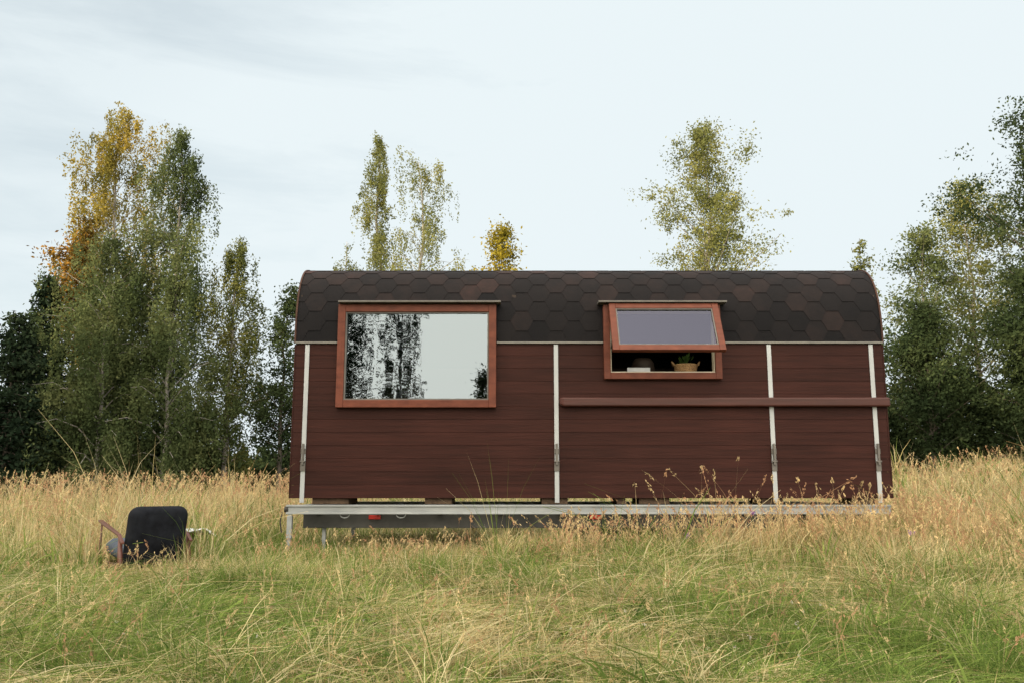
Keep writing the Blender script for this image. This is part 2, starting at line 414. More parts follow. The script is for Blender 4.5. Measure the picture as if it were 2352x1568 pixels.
ty = r.uniform(9.3, 9.85, len(tx)); th = np.concatenate([r.uniform(.85, 1.36, 12), r.uniform(.7, 1.15, 10), r.uniform(.6, 1.08, 18), r.uniform(.8, 1.25, 5), r.uniform(.6, 1.0, 18), r.uniform(.55, .8, 6)])
SP.append(stalks(tx, ty, th, r, 1.7))
Vs, Cs, Qs = [], [], []; off = 0
for v, c, q in SP:
    Vs.append(v); Cs.append(c); Qs.append(q+off); off += len(v)
sg = quads_obj("seeding_grass", np.concatenate(Vs), M_grass, col=np.concatenate(Cs), quads=np.concatenate(Qs))
sg["kind"] = "stuff"; sg["label"] = "tall golden grass stalks with seed heads"; sg["category"] = "grass"

# ------------------------------------------------------------------ trees
def leaf_quads(P, size, rg, flat=.6, droop=0.0):
    n = len(P)
    u = rg.normal(0, 1, (n, 3)); u[:, 2] -= droop; u /= np.linalg.norm(u, axis=1, keepdims=True)
    r = rg.normal(0, 1, (n, 3)); s = np.cross(u, r); s /= np.linalg.norm(s, axis=1, keepdims=True)
    a = (size*rg.uniform(.6, 1.3, n))[:, None]; b = a*flat
    return np.stack([P-u*a, P+s*b, P+u*a, P-s*b], 1).reshape(-1, 3)

def tree_geo(kind, H, R, base, nleaf, lsize, seed, lean=0.0, nb=50, per=34, hang=1.0, peak=.25, ex=.8):
    rg = np.random.default_rng(seed)
    mb = MB()
    n = 9; tp = []
    wob = rg.normal(0, .010*H, (n, 2)); wob[0] = 0
    r0 = .010*H+.03
    for i in range(n):
        f = i/(n-1); tp.append((wob[i, 0]*f+lean*f*H, wob[i, 1]*f, f*H*.97-.1*(i == 0)))
    tp = np.array(tp)
    mb.tube([tuple(p) for p in tp], [r0*(1-.93*(i/(n-1))**.8) for i in range(n)], 8)
    def tr(f):
        k = f*(n-1); i = int(min(k, n-2)); return tp[i]*(1-(k-i))+tp[i+1]*(k-i)
    lo_, hi_ = (.66, 1.2) if kind == 'birch' else (.78, 1.12)
    lob = rg.uniform(lo_, hi_, 7); ph_ = rg.uniform(0, 6.28)
    def env(g, az=0):
        if kind == 'spruce': return (1-g)**.9+.02
        l = lob[int(az*7/6.2832) % 7]*(.86+.28*math.sin(g*13+az*2+ph_))
        return (min(1, g/peak*.35+.65)*(1-g)**ex+.05)*l
    branches = []
    for i in range(nb):
        g = (i+rg.uniform(0, 1))/nb
        f = base+(1-base)*g
        b0 = tr(min(f, .985)); az = i*2.399+rg.normal(0, .4)
        rr = R*env(g, az % 6.2832)*rg.uniform(.6, 1.1)
        dx, dy = math.cos(az), math.sin(az)
        if kind == 'spruce': up, dr = .05, .35
        elif kind == 'birch': up, dr = 1.15+.9*g, .95
        else: up, dr = .75+1.0*g, .2
        pts = []
        bx, by = rg.normal(0, .12, 2)*rr
        for t in (0, .35, .7, 1.0):
            pts.append((b0[0]+dx*rr*t+bx*t*t, b0[1]+dy*rr*t+by*t*t, b0[2]+rr*up*t-rr*dr*t*t))
        zmax = H*1.01
        pts = [(p[0], p[1], min(p[2], zmax)) for p in pts]
        br = max(.010, r0*(1-f)*.42)
        mb.tube(pts, [br, br*.7, br*.4, br*.15], 4, cap=False)
        branches.append((np.array(pts), rr))
    wts = np.array([b[1]+.12*R for b in branches]); wts /= wts.sum()
    nc = max(8, nleaf//per)
    P = []
    for k in range(nc):
        pts, rr = branches[rg.choice(nb, p=wts)]
        t = rg.uniform(.12, 1.0)**.65; q = t*3; i = int(min(q, 2)); c = pts[i]*(1-(q-i))+pts[i+1]*(q-i)
        m = int(per*rg.uniform(.4, 1.7))
        if kind == 'birch':
            c = c+rg.normal(0, .10, 3)*(rr+.4)
            hl = hang*rg.uniform(.25, 1.7)*(.30+.70*min(1, rr/1.8))
            u = rg.uniform(0, 1, (m, 1))**1.1
            pp = c+rg.normal(0, 1, (m, 3))*np.array([.05, .05, .06])*(1+1.0*(1-u)) + np.array([[0, 0, -1]])*hl*u + np.array([[rg.normal(0, .14), rg.normal(0, .14), 0]])*u
        elif kind == 'spruce':
            u = rg.uniform(0, 1, (m, 1))
            pp = c+rg.normal(0, 1, (m, 3))*np.array([.16, .16, .05])+np.array([[0, 0, -1]])*u**2*.35
        else:
            c = c+rg.normal(0, .13, 3)*(rr+.3)
            s = rg.uniform(.10, .32)
            pp = c+rg.normal(0, 1, (m, 3))*s*np.array([1, 1, .7])
        P.append(pp)
    P = np.concatenate(P)
    P[:, 2] = np.maximum(P[:, 2], .15)
    return mb, leaf_quads(P, lsize, rg, flat=.5, droop=1.0 if kind == 'birch' else 0)

def make_tree(kind, name, x, y, H, R, base, nleaf, lsize, seed, leafm, barkm, label, cat="tree", **kw):
    mb, L = tree_geo(kind, H, R, base, nleaf, lsize, seed, **kw)
    z = float(zt(x, y))
    e = empty(name, (x, y, z), label, cat)
    mesh_obj("trunk", mb.v, mb.f, barkm, parent=e, smooth=True)
    quads_obj("crown", L, leafm, parent=e)
    return e
BI, AS, SPU = 'birch', 'aspen', 'spruce'
make_tree(BI, "birch_tree", -16.2, 34, 16.1, 3.7, .26, 40000, .056, 11, M_lf_gold, M_birchbark, "tall birch with golden sunlit upper crown", hang=1.9, nb=46, per=64, ex=.62)
make_tree(AS, "pine_tree", -16.3, 32.0, 10.6, 1.5, .5, 7000, .075, 12, M_pine, M_bark, "pine with orange-lit needles behind the birches", nb=34)
make_tree(BI, "birch_tree", -12.3, 31, 13.9, 3.2, .16, 42000, .053, 13, M_lf_birch, M_birchbark, "tall green weeping birch at the meadow edge", hang=2.0, nb=46, per=64, ex=.72)
make_tree(BI, "birch_tree", -14.2, 30, 9.4, 3.2, .08, 42000, .053, 14, M_lf_birch, M_birchbark, "dense grey-green weeping birch with low crown", hang=2.5, nb=46, per=64, ex=.6)
make_tree(BI, "birch_tree", -10.3, 31.5, 10.0, 2.7, .12, 24000, .054, 15, M_lf_aspen, M_birchbark, "slender birch with yellowing leaves", hang=1.8, nb=42, per=60)
make_tree(BI, "birch_tree", -11.3, 28.5, 8.2, 2.7, .06, 27000, .053, 16, M_lf_birch, M_birchbark, "low leafy birch with hanging branches", hang=2.3, nb=40, per=62)
make_tree(BI, "birch_tree", -13.2, 28, 7.4, 2.6, .05, 26000, .053, 17, M_lf_birch, M_birchbark, "shaded weeping birch at the grass edge", hang=2.3, nb=38, per=62)
make_tree(SPU, "spruce_tree", -17.0, 31, 8.4, 2.3, .05, 18000, .09, 18, M_needle, M_bark, "dark spruce with drooping branches", nb=120)
make_tree(SPU, "spruce_tree", -15.6, 27, 6.2, 2.3, .03, 17000, .08, 19, M_needle, M_bark, "short dark spruce at the meadow edge", nb=110)
make_tree(SPU, "spruce_tree", -18.0, 29, 5.6, 2.6, .03, 15000, .09, 20, M_needle, M_bark, "broad dark spruce by the field", nb=110)
make_tree(AS, "alder_tree", -8.2, 31, 8.0, 1.5, .12, 10000, .062, 21, M_lf_dark, M_bark, "dark leafy alder beside the cabin", nb=38)
make_tree(AS, "alder_tree", -6.9, 33, 6.8, 1.5, .12, 7500, .062, 22, M_lf_dark, M_bark, "bushy alder behind the cabin end", nb=34)
make_tree(BI, "birch_tree", -6.4, 40, 17.7, 2.4, .30, 18000, .058, 31, M_lf_light, M_birchbark, "slim tall birch with airy pale crown", hang=1.5, nb=42, per=50)
make_tree(BI, "birch_tree", -8.0, 41, 12.6, 2.0, .3, 8000, .060, 32, M_lf_light, M_birchbark, "shorter airy birch behind roof", hang=1.1, nb=30, per=44)
make_tree(BI, "birch_tree", -4.1, 38, 15.6, 3.4, .32, 14000, .054, 33, M_lf_light, M_birchbark, "airy birch with visible white limbs", hang=1.8, nb=36, peak=.4, per=50, ex=.6)
make_tree(AS, "maple_tree", -.45, 36, 11.5, 1.25, .6, 6000, .075, 34, M_lf_maple, M_bark, "small yellow sunlit maple top above the roof", nb=26, peak=.4, ex=.5)
make_tree(AS, "maple_tree", -1.7, 37, 9.9, 1.0, .5, 3000, .09, 36, M_lf_maple, M_bark, "low yellow maple top above the roof", nb=22, peak=.4)
make_tree(AS, "aspen_tree", 8.3, 36, 16.0, 4.1, .22, 34000, .060, 35, M_lf_light, M_birchbark, "broad airy aspen rising behind the cabin", nb=84, peak=.2, ex=.85)
make_tree(AS, "aspen_tree", 14.9, 36, 10.2, .6, .5, 1600, .08, 37, M_lf_aspen, M_bark, "thin young aspen tip above the roof", nb=18)
make_tree(AS, "aspen_tree", 17.8, 27, 11.7, 4.3, .08, 50000, .060, 41, M_lf_dark, M_bark, "large aspen with dense dark green crown", nb=94, ex=.7)
make_tree(AS, "aspen_tree", 14.0, 29, 8.4, 2.2, .10, 15000, .058, 42, M_lf_birch, M_birchbark, "young grey-green aspen at the meadow edge", nb=42)
make_tree(AS, "aspen_tree", 17.3, 32, 11.0, 3.1, .15, 19000, .060, 43, M_lf_light, M_birchbark, "tall aspen with lit upper leaves", nb=52)
make_tree(AS, "alder_tree", 13.2, 27.5, 5.4, 2.1, .03, 18000, .062, 44, M_lf_dark, M_bark, "low dark bushy alder tree", nb=46)
make_tree(AS, "alder_tree", 15.6, 25.5, 5.8, 2.5, .03, 20000, .062, 45, M_lf_dark, M_bark, "dense dark alder thicket at the field edge", nb=46)
make_tree(AS, "alder_tree", 11.6, 30, 4.6, 1.8, .03, 12000, .065, 46, M_lf_dark, M_bark, "small dark alder behind the cabin corner", nb=40)

def scrub(name, bxs, n, size, seed, m, label):
    r = np.random.default_rng(seed); P = []
    for (x0, x1, y0, y1, hh) in bxs:
        k = int(n*(x1-x0)/sum(b[1]-b[0] for b in bxs))
        x = r.uniform(x0, x1, k); y = r.uniform(y0, y1, k)
        top = hh*(.45+.8*lfn(x, y*.5, 2.3, seed))
        P.append(np.stack([x, y, zt(x, y)+top*r.uniform(0, 1, k)**.8], 1))
    o = quads_obj(name, leaf_quads(np.concatenate(P), size, r, .6), m)
    o["kind"] = "stuff"; o["label"] = label; o["category"] = "undergrowth"
scrub("undergrowth", [(-24, -10.5, 30, 34, 3.2), (-10.5, -5, 33, 35, 1.3), (10.5, 24, 29, 33, 3.6)], 60000, .10, 51, M_lf_dark, "dark shrubby undergrowth beneath the trees")
scrub("distant_wood", [(-70, 110, 110, 130, 5.0)], 45000, .45, 52, M_lf_dark, "distant low treeline beyond the meadow")

r = np.random.default_rng(61); k = 42000
x = r.uniform(-80, -11, k); y = r.uniform(-33, -25, k)
top = 14.0+3.2*(lfn(x, 0*x, 5, 62)-.3)*1.5
P = np.stack([x, y, top*r.uniform(0.0, 1, k)**.9], 1)
fo = quads_obj("forest", leaf_quads(P, .38, r, .7), M_lf_dark)
fo["kind"] = "stuff"; fo["label"] = "dense dark wood at the sunset side of the meadow"; fo["category"] = "forest"
make_tree(BI, "birch_tree", -8.7, -24, 15.5, 3.0, .08, 30000, .062, 63, M_lf_dark, M_birchbark, "weeping birch mirrored in the large window", hang=3.4, nb=60, per=90)
make_tree(BI, "birch_tree", -5.9, -25, 14.5, 2.2, .08, 18000, .062, 64, M_lf_dark, M_birchbark, "slim birch mirrored in the large window", hang=3.4, nb=50, per=90)
make_tree(AS, "alder_tree", -1.5, -25, 7.2, .8, .05, 7000, .08, 65, M_lf_dark, M_bark, "small dark tree mirrored in the window corner", nb=30)

# ------------------------------------------------------------------ cabin
CX0, CX1, CY0, CY1, ZB, ZE = -2.61, 4.47, 10.40, 12.80, .784, 2.629
corg = (.93, 11.6, ZB)
cabin = empty("cabin", corg, "long reddish-brown plank cabin with rounded shingle roof on a flatbed", "tiny house")
HOLES = [(-2.02, -.27, 1.90, 3.03), (1.18, 2.45, 2.25, 3.02)]

def cut_holes(mb, ylimit=10.9, attr=None):
    me = bpy.data.meshes.new("tmp"); me.from_pydata(mb.v, [], mb.f)
    bm = bmesh.new(); bm.from_mesh(me)
    lay = None
    if attr is not None:
        lay = bm.verts.layers.float.new("tint"); bm.verts.ensure_lookup_table()
        for v, a in zip(bm.verts, attr): v[lay] = a
    for (x0, x1, z0, z1) in HOLES:
        def sel():
            fs = [f for f in bm.faces if min(v.co.y for v in f.verts) < ylimit and max(v.co.x for v in f.verts) > x0-.001 and min(v.co.x for v in f.verts) < x1+.001 and max(v.co.z for v in f.verts) > z0-.001 and min(v.co.z for v in f.verts) < z1+.001]
            g = set(fs)
            for f in fs: g.update(f.edges); g.update(f.verts)
            return list(g)
        for co, no in (((x0,0,0),(1,0,0)), ((x1,0,0),(1,0,0)), ((0,0,z0),(0,0,1)), ((0,0,z1),(0,0,1))):
            bmesh.ops.bisect_plane(bm, geom=sel(), plane_co=co, plane_no=no, dist=1e-5)
        kill = []
        for f in bm.faces:
            c = f.calc_center_median()
            if c.y < ylimit and x0 < c.x < x1 and z0 < c.z < z1: kill.append(f)
        bmesh.ops.delete(bm, geom=kill, context='FACES')
    bm.verts.index_update()
    v = [tuple(q.co) for q in bm.verts]; f = [tuple(q.index for q in p.verts) for p in bm.faces]
    a = [q[lay] for q in bm.verts] if lay else None
    bm.free(); bpy.data.meshes.remove(me)
    return v, f, a

B, HR, EX = .75, 1.03, 2/2.6
def cpw(t): return max(0.0, math.cos(t))**EX
def spw(t): return max(0.0, math.sin(t))**EX
prof = []
for i in range(37):
    t = math.pi/2*i/36; prof.append((CY0+B*(1-cpw(t)), ZE+HR*spw(t)))
for i in range(1, 7):
    u = i/6; prof.append((CY0+B+(CY1-CY0-2*B)*u, ZE+HR+.02*math.sin(math.pi*u)))
for i in range(1, 37):
    t = math.pi/2*(1-i/36); prof.append((CY1-B*(1-cpw(t)), ZE+HR*spw(t)))
prof = np.array(prof)
seg = np.linalg.norm(np.diff(prof, axis=0), axis=1); S = np.concatenate([[0], np.cumsum(seg)])
def rp(s):
    y = np.interp(s, S, prof[:, 0]); z = np.interp(s, S, prof[:, 1])
    e = .012; ty = np.interp(s+e, S, prof[:, 0])-np.interp(s-e, S, prof[:, 0]); tz = np.interp(s+e, S, prof[:, 1])-np.interp(s-e, S, prof[:, 1])
    l = math.hypot(ty, tz) or 1
    return y, z, -tz/l, ty/l
mb = MB(); rows = 12; ph = (ZE-ZB)/rows
for i in range(rows):
    z0 = ZB+i*ph; z1 = z0+ph-.0025
    mb.box(CX0, .535, CY0, CY0+.022, z0, z1)
    mb.box(.538, CX1, CY0, CY0+.022, z0, z1)
    mb.box(CX0+.002, CX1-.002, CY1-.022, CY1, z0, z1)
wv, wf, _ = cut_holes(mb)
mesh_obj("wall", wv, wf, M_plank, parent=cabin, origin=corg, bevel=.0018)
def gable_width(z):
    if z <= ZE: return CY0, CY1
    t = min(1, (z-ZE)/HR); off = B*(1-max(0, 1-t**2.6)**(1/2.6)); return CY0+off, CY1-off
for xs, xe in ((CX0, CX0+.022), (CX1-.022, CX1)):
    mb = MB(); z = ZB
    while z < ZE+HR-.01:
        z1 = min(z+ph, ZE+HR)-.003
        sub = 1 if z1 <= ZE else 5
        for j in range(sub):
            a = z+(z1-z)*j/sub; b = z+(z1-z)*(j+1)/sub
            ya0, ya1 = gable_width(a); yb0, yb1 = gable_width(b); n = len(mb.v)
            e = .024
            mb.v += [(xs,ya0+e,a),(xe,ya0+e,a),(xe,ya1-e,a),(xs,ya1-e,a),(xs,yb0+e,b),(xe,yb0+e,b),(xe,yb1-e,b),(xs,yb1-e,b)]
            mb.f += [(n,n+3,n+2,n+1),(n+4,n+5,n+6,n+7),(n,n+1,n+5,n+4),(n+1,n+2,n+6,n+5),(n+2,n+3,n+7,n+6),(n+3,n,n+4,n+7)]
        z += ph
    mesh_obj("end_wall", mb.v, mb.f, M_plank, parent=cabin, origin=corg)
mb = MB()
mb.box(CX0+.03, CX1-.03, CY0+.026, CY0+.05, ZB+.06, ZE)
mb.box(CX0+.03, CX1-.03, CY1-.05, CY1-.026, ZB+.06, ZE)
mb.box(CX0+.026, CX0+.04, CY0+.06, CY1-.06, ZB+.06, ZE+.6)
mb.box(CX1-.04, CX1-.026, CY0+.06, CY1-.06, ZB+.06, ZE+.6)
mb.box(.0, .05, CY0+.06, CY1-.06, ZB+.06, ZE+.6)
v, f, _ = cut_holes(mb)
mesh_obj("interior_lining", v, f, M_inner, parent=cabin, origin=corg)
mb = MB(); mb.box(CX0+.03, CX1-.03, CY0+.03, CY1-.03, ZB-.001, ZB+.055)
mesh_obj("floor", mb.v, mb.f, M_inner, parent=cabin, origin=corg)
mb = MB(); mb.box(1.05, 2.62, CY0+.055, CY0+.42, 2.215, 2.250)
mesh_obj("window_shelf", mb.v, mb.f, M_inner, parent=cabin, origin=corg, bevel=.004)
mb = MB()
for x in (CX0, CX1):
    for (py, pz) in prof: mb.v.append((x, py, pz))
npf = len(prof)
for i in range(npf-1): mb.f.append((i, i+1, npf+i+1, npf+i))
na = len(mb.v); rt = random.Random(5)
tint = [.1]*na
a = .140; e = .124; Pp = 3*a; stot = S[-1]; nr = int(stot/e)+1
for rI in range(-1, nr):
    s0 = rI*e+.02; xoff = (rI % 2)*Pp/2
    for kx in range(-1, int((CX1-CX0)/Pp)+2):
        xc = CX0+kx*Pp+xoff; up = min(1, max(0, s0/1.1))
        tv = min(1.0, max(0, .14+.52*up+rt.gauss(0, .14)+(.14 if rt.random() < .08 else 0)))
        n0 = len(mb.v)
        lev = [0, .25, .5, .75, 1.0, 1.25, 1.5, 1.75, 2.0]
        for q in lev:
            s = s0+q*e; wdt = a/2+a/2*(q if q <= 1 else 2-q)
            s = min(max(s, 0.0), stot)
            yy, zz, n_y, n_z = rp(s); lift = .004+.007*(1-q/2)
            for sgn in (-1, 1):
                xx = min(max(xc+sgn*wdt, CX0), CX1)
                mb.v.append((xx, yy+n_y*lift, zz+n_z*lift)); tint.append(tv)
        for i in range(8):
            b = n0+2*i; mb.f.append((b, b+1, b+3, b+2))
        m0 = len(mb.v)
        for q, sgn in ((1, -1), (.5, -1), (0, -1), (0, 1), (.5, 1), (1, 1)):
            s = min(max(s0+q*e, 0), stot); wdt = a/2+a/2*q; yy, zz, n_y, n_z = rp(s); lift = .004+.007*(1-q/2)
            xx = min(max(xc+sgn*wdt, CX0), CX1)
            mb.v.append((xx, yy+n_y*lift, zz+n_z*lift)); tint.append(.05)
            mb.v.append((xx, yy+n_y*.001, zz+n_z*.001)); tint.append(.05)
        for i in range(5):
            b = m0+2*i; mb.f.append((b, b+1, b+3, b+2))
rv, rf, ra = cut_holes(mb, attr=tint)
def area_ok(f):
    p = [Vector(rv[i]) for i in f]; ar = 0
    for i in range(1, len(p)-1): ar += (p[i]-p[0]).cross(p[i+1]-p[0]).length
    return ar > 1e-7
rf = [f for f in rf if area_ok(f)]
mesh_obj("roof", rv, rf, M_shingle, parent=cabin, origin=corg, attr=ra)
for xs in ((CX0-.022, CX0-.001), (CX1+.001, CX1+.022)):
    mb = MB()
    for i, s in enumerate(np.linspace(0, stot, 80)):
        yy, zz, ny_, nz_ = rp(float(s))
        for (xx, l) in ((xs[0], -.03), (xs[0], .018), (xs[1], .018), (xs[1], -.03)):
            mb.v.append((xx, yy+ny_*l, zz+nz_*l))
    for i in range(79):
        for j in range(4):
            p = i*4+j; q = i*4+(j+1) % 4; mb.f.append((p, q, q+4, p+4))
    mesh_obj("roof_edge_trim", mb.v, mb.f, M_edge, parent=cabin, origin=corg, smooth=False)
boxes("eave_trim", [(x0, x1, CY0-.03, CY0-.002, ZE-.012, ZE+.010) for x0, x1 in ((CX0-.005, -2.105), (-.185, 1.10), (2.52, CX1+.005))], M_eave, cabin, corg, .002)
boxes("corner_board", [(CX0-.018, CX0-.001, CY0-.004, CY0+.05, ZB, ZE-.02), (CX1+.001, CX1+.018, CY0-.004, CY0+.05, ZB, ZE-.02)], M_plank, cabin, corg, .003)

def frame_mesh(x0, x1, z0, z1, w, y0, y1):
    mb = MB()
    mb.box(x0, x0+w, y0, y1, z0, z1); mb.box(x1-w, x1, y0, y1, z0, z1)
    mb.box(x0+w+.0005, x1-w-.0005, y0+.002, y1, z0, z0+w); mb.box(x0+w+.0005, x1-w-.0005, y0+.002, y1, z1-w, z1)
    return mb
m_ = frame_mesh(-2.10, -.19, 1.845, 3.085, .090, CY0-.075, CY0+.10)
win = mesh_obj("window", m_.v, m_.f, M_frame, parent=cabin, origin=corg, bevel=.005)
mb = frame_mesh(-2.009, -.281, 1.936, 2.994, .016, CY0-.055, CY0+.02)
mesh_obj("pane_bead", mb.v, mb.f, M_cap, parent=win, origin=corg)
mb = MB(); mb.v = [(-1.995,CY0-.03,1.95),(-.295,CY0-.03,1.95),(-.295,CY0-.03,2.98),(-1.995,CY0-.03,2.98)]; mb.f = [(0,1,2,3)]
mesh_obj("pane", mb.v, mb.f, M_glass, parent=win, origin=corg)
mb = MB(); mb.box(-2.09, -.135, CY0-.15, CY0+.03, 3.096, 3.118)
mesh_obj("drip_cap", mb.v, mb.f, M_cap, parent=win, origin=corg, bevel=.003)
m_ = frame_mesh(1.104, 2.517, 2.185, 3.085, .078, CY0-.07, CY0+.10)
win2 = mesh_obj("window", m_.v, m_.f, M_frame, parent=cabin, origin=corg, bevel=.005)
win2["label"] = "small top-hung window propped open"
mb = frame_mesh(1.183, 2.438, 2.264, 3.006, .014, CY0-.035, CY0+.06)
mesh_obj("liner", mb.v, mb.f, M_cream, parent=win2, origin=corg)
mb = MB(); mb.box(1.04, 2.585, CY0-.15, CY0+.03, 3.096, 3.118)
mesh_obj("drip_cap", mb.v, mb.f, M_cap, parent=win2, origin=corg, bevel=.003)
fm = frame_mesh(-.655, .655, -.71, 0, .076, -.055, 0)
sx = 1.82
sash = mesh_obj("sash", fm.v, fm.f, M_frame, parent=win2, loc=(sx-corg[0], CY0-.078-corg[1], 3.062-corg[2]), bevel=.005)
sash.rotation_euler = (math.radians(-30), 0, 0)
fm = MB(); fm.v = [(-.58,-.028,-.635),(.58,-.028,-.635),(.58,-.028,-.075),(-.58,-.028,-.075)]; fm.f = [(0,1,2,3)]
bead = frame_mesh(-.5785, .5785, -.6335, -.0765, .014, -.045, -.008)
p = mesh_obj("sash_pane", fm.v, fm.f, M_glass2, parent=win2, loc=sash.location); p.rotation_euler = sash.rotation_euler
p = mesh_obj("sash_bead", bead.v, bead.f, M_cap, parent=win2, loc=sash.location); p.rotation_euler = sash.rotation_euler
boxes("window_hinge", [(hx, hx+.09, CY0-.10, CY0-.072, 3.055, 3.078) for hx in (1.42, 2.24)], M_alu, win2, corg, .002)
for pts in ([(1.19, CY0-.03, 2.55), (1.175, CY0-.27, 2.62)], [(2.44, CY0-.03, 2.55), (2.465, CY0-.27, 2.62)]):
    mb = MB(); mb.tube(pts, .006, 6); mesh_obj("stay", mb.v, mb.f, M_alu, parent=win2, origin=corg)

for sxp in (-2.47, .53, 3.10, 4.33):
    mb = MB(); mb.box(sxp-.026, sxp+.026, CY0-.012, CY0-.002, .73, ZE-.022)
    st = mesh_obj("metal_strip", mb.v, mb.f, M_strip, parent=cabin, origin=corg, bevel=.002)
    mb = MB()
    mb.box(sxp-.030, sxp+.030, CY0-.026, CY0-.0125, 1.10, 1.20)
    mb.box(sxp-.012, sxp+.012, CY0-.050, CY0-.022, 1.17, 1.42)
    mb.box(sxp-.030, sxp+.030, CY0-.024, CY0-.0125, 1.30, 1.36)
    mb.tube([(sxp-.03, CY0-.04, 1.21), (sxp+.03, CY0-.04, 1.21)], .012, 8)
    mesh_obj("latch", mb.v, mb.f, M_cap, parent=st, origin=corg, bevel=.002)
mb = MB(); y0, y1, z0, z1 = CY0-.085, CY0-.013, 1.855, 1.965
mb.v = [(.565,y0+.03,z0+.03),(.565,y1,z0+.03),(.565,y1,z1-.005),(.565,y0+.03,z1-.005),(.60,y0,z0),(.60,y1,z0),(.60,y1,z1),(.60,y0,z1),(4.495,y0,z0),(4.495,y1,z0),(4.495,y1,z1),(4.495,y0,z1)]
mb.f = [(0,3,2,1),(0,1,5,4),(1,2,6,5),(2,3,7,6),(3,0,4,7),(4,5,9,8),(5,6,10,9),(6,7,11,10),(7,4,8,11),(8,9,10,11)]
tr_ = mesh_obj("timber_rail", mb.v, mb.f, M_railw, parent=cabin, origin=corg, bevel=.026); tr_.modifiers[0].segments = 4

e_ = empty("wicker_basket", (2.14, 10.64, 2.2505), "small woven wicker basket on the window shelf", "basket")
mb = MB(); mb.lathe([(0,0),(.10,0),(.115,.01),(.135,.07),(.145,.13),(.150,.14),(.140,.145),(.13,.13),(.118,.06),(.10,.015),(0,.012)], 0, 0, 28)
mesh_obj("basket_body", mb.v, mb.f, M_wicker, parent=e_, smooth=True)
for sg_ in (-1, 1):
    mb = MB(); mb.tube([(sg_*.145, -.045, .13), (sg_*.165, -.03, .17), (sg_*.17, 0, .18), (sg_*.165, .03, .17), (sg_*.145, .045, .13)], .009, 6)
    mesh_obj("handle", mb.v, mb.f, M_wicker, parent=e_, smooth=True)
pl = empty("potted_plant", (2.14, 10.64, 2.27), "green leafy plant standing in the wicker basket", "plant")
mb = MB(); mb.lathe([(0,0),(.05,0),(.065,.09),(.06,.095),(0,.085)], 0, 0, 16); mesh_obj("pot", mb.v, mb.f, M_block, parent=pl, smooth=True)
r = np.random.default_rng(9); Pv = []
for i in range(46):
    az = r.uniform(0, 6.28); rr = r.uniform(.02, .10); zz = r.uniform(.10, .23); L_ = .05
    c = np.array([math.cos(az)*rr, math.sin(az)*rr, zz]); u = np.array([math.cos(az)*.6, math.sin(az)*.6, .7])*L_; s = np.array([-math.sin(az), math.cos(az), 0])*.016
    Pv += [c-u, c+s, c+u, c-s]
quads_obj("leaves", np.array(Pv), M_plant, parent=pl)
sgn_ = empty("shelf_sign", (1.55, 10.56, 2.2505), "small white sign standing on the window shelf", "sign")
mb = MB(); mb.box(-.14, .14, 0, .02, 0, .10); mesh_obj("board", mb.v, mb.f, M_white, parent=sgn_, bevel=.003)
mb = MB(); xx = -.10
rr_ = random.Random(3)
while xx < .10:
    wd = rr_.choice([.010, .014, .018]); mb.box(xx, xx+wd, -.0015, -.0005, .028, .040); xx += wd+rr_.choice([.005, .005, .016])
mesh_obj("printed_line", mb.v, mb.f, M_grey, parent=sgn_)
va = empty("round_bowl", (1.66, 10.95, 2.2505), "round brown bowl standing inside the window", "bowl")
mb = MB(); mb.lathe([(0,-.0),(.06,0),(.12,.05),(.15,.12),(.14,.20),(.10,.26),(.09,.26),(.13,.19),(.13,.12),(.05,.03),(0,.03)], 0, 0, 24)
mesh_obj("bowl_body", mb.v, mb.f, M_inner, parent=va, smooth=True)
mb = MB(); mb.box(-.25,.25,-.12,.2,-.035,-.001); mesh_obj("stand", mb.v, mb.f, M_inner, parent=va)

# ------------------------------------------------------------------ trailer
torg = (.9, 11.5, 0)
tr = empty("flatbed_trailer", torg, "galvanised flatbed trailer standing in tall grass under the cabin", "trailer")
TX1 = 4.36
mb = MB()
mb.box(-2.60, TX1, 10.20, 10.26, .605, .712)
mb.box(-2.60, TX1, 10.185, 10.199, .690, .712); mb.box(-2.60, TX1, 10.185, 10.199, .605, .622)
mesh_obj("side_rail", mb.v, mb.f, M_alu, parent=tr, origin=torg, bevel=.003)
mb = MB(); mb.box(-2.60, TX1, 12.72, 12.78, .605, .700)
mesh_obj("side_rail", mb.v, mb.f, M_alu, parent=tr, origin=torg, bevel=.003)
boxes("end_rail", [(-2.60, -2.54, 10.262, 12.718, .605, .695), (TX1-.06, TX1, 10.262, 12.718, .605, .695)], M_alu, tr, torg)
mb = MB()
mb.box(-2.45, 4.28, 10.42, 10.48, .44, .60); mb.box(-2.45, 4.28, 12.4, 12.46, .44, .60)
for i in range(10):
    xx = -2.3+i*.71; mb.box(xx, xx+.06, 10.265, 12.71, .598, .672)
mesh_obj("chassis_frame", mb.v, mb.f, M_greyst, parent=tr, origin=torg, bevel=.003)
for xx in (-1.61, .98):
    mb = MB(); mb.box(xx-.07, xx+.07, 10.395, 10.419, .540, .588); mesh_obj("reflector", mb.v, mb.f, M_red, parent=tr, origin=torg, bevel=.006)
for xx in (-1.93, -1.28):
    mb = MB(); pts = [(xx+.055*math.cos(t), 10.235, .603-.04*math.sin(t)) for t in np.linspace(0, math.pi, 9)]
    mb.tube(pts, .006, 6); mesh_obj("lashing_ring", mb.v, mb.f, M_strip, parent=tr, origin=torg, smooth=True)
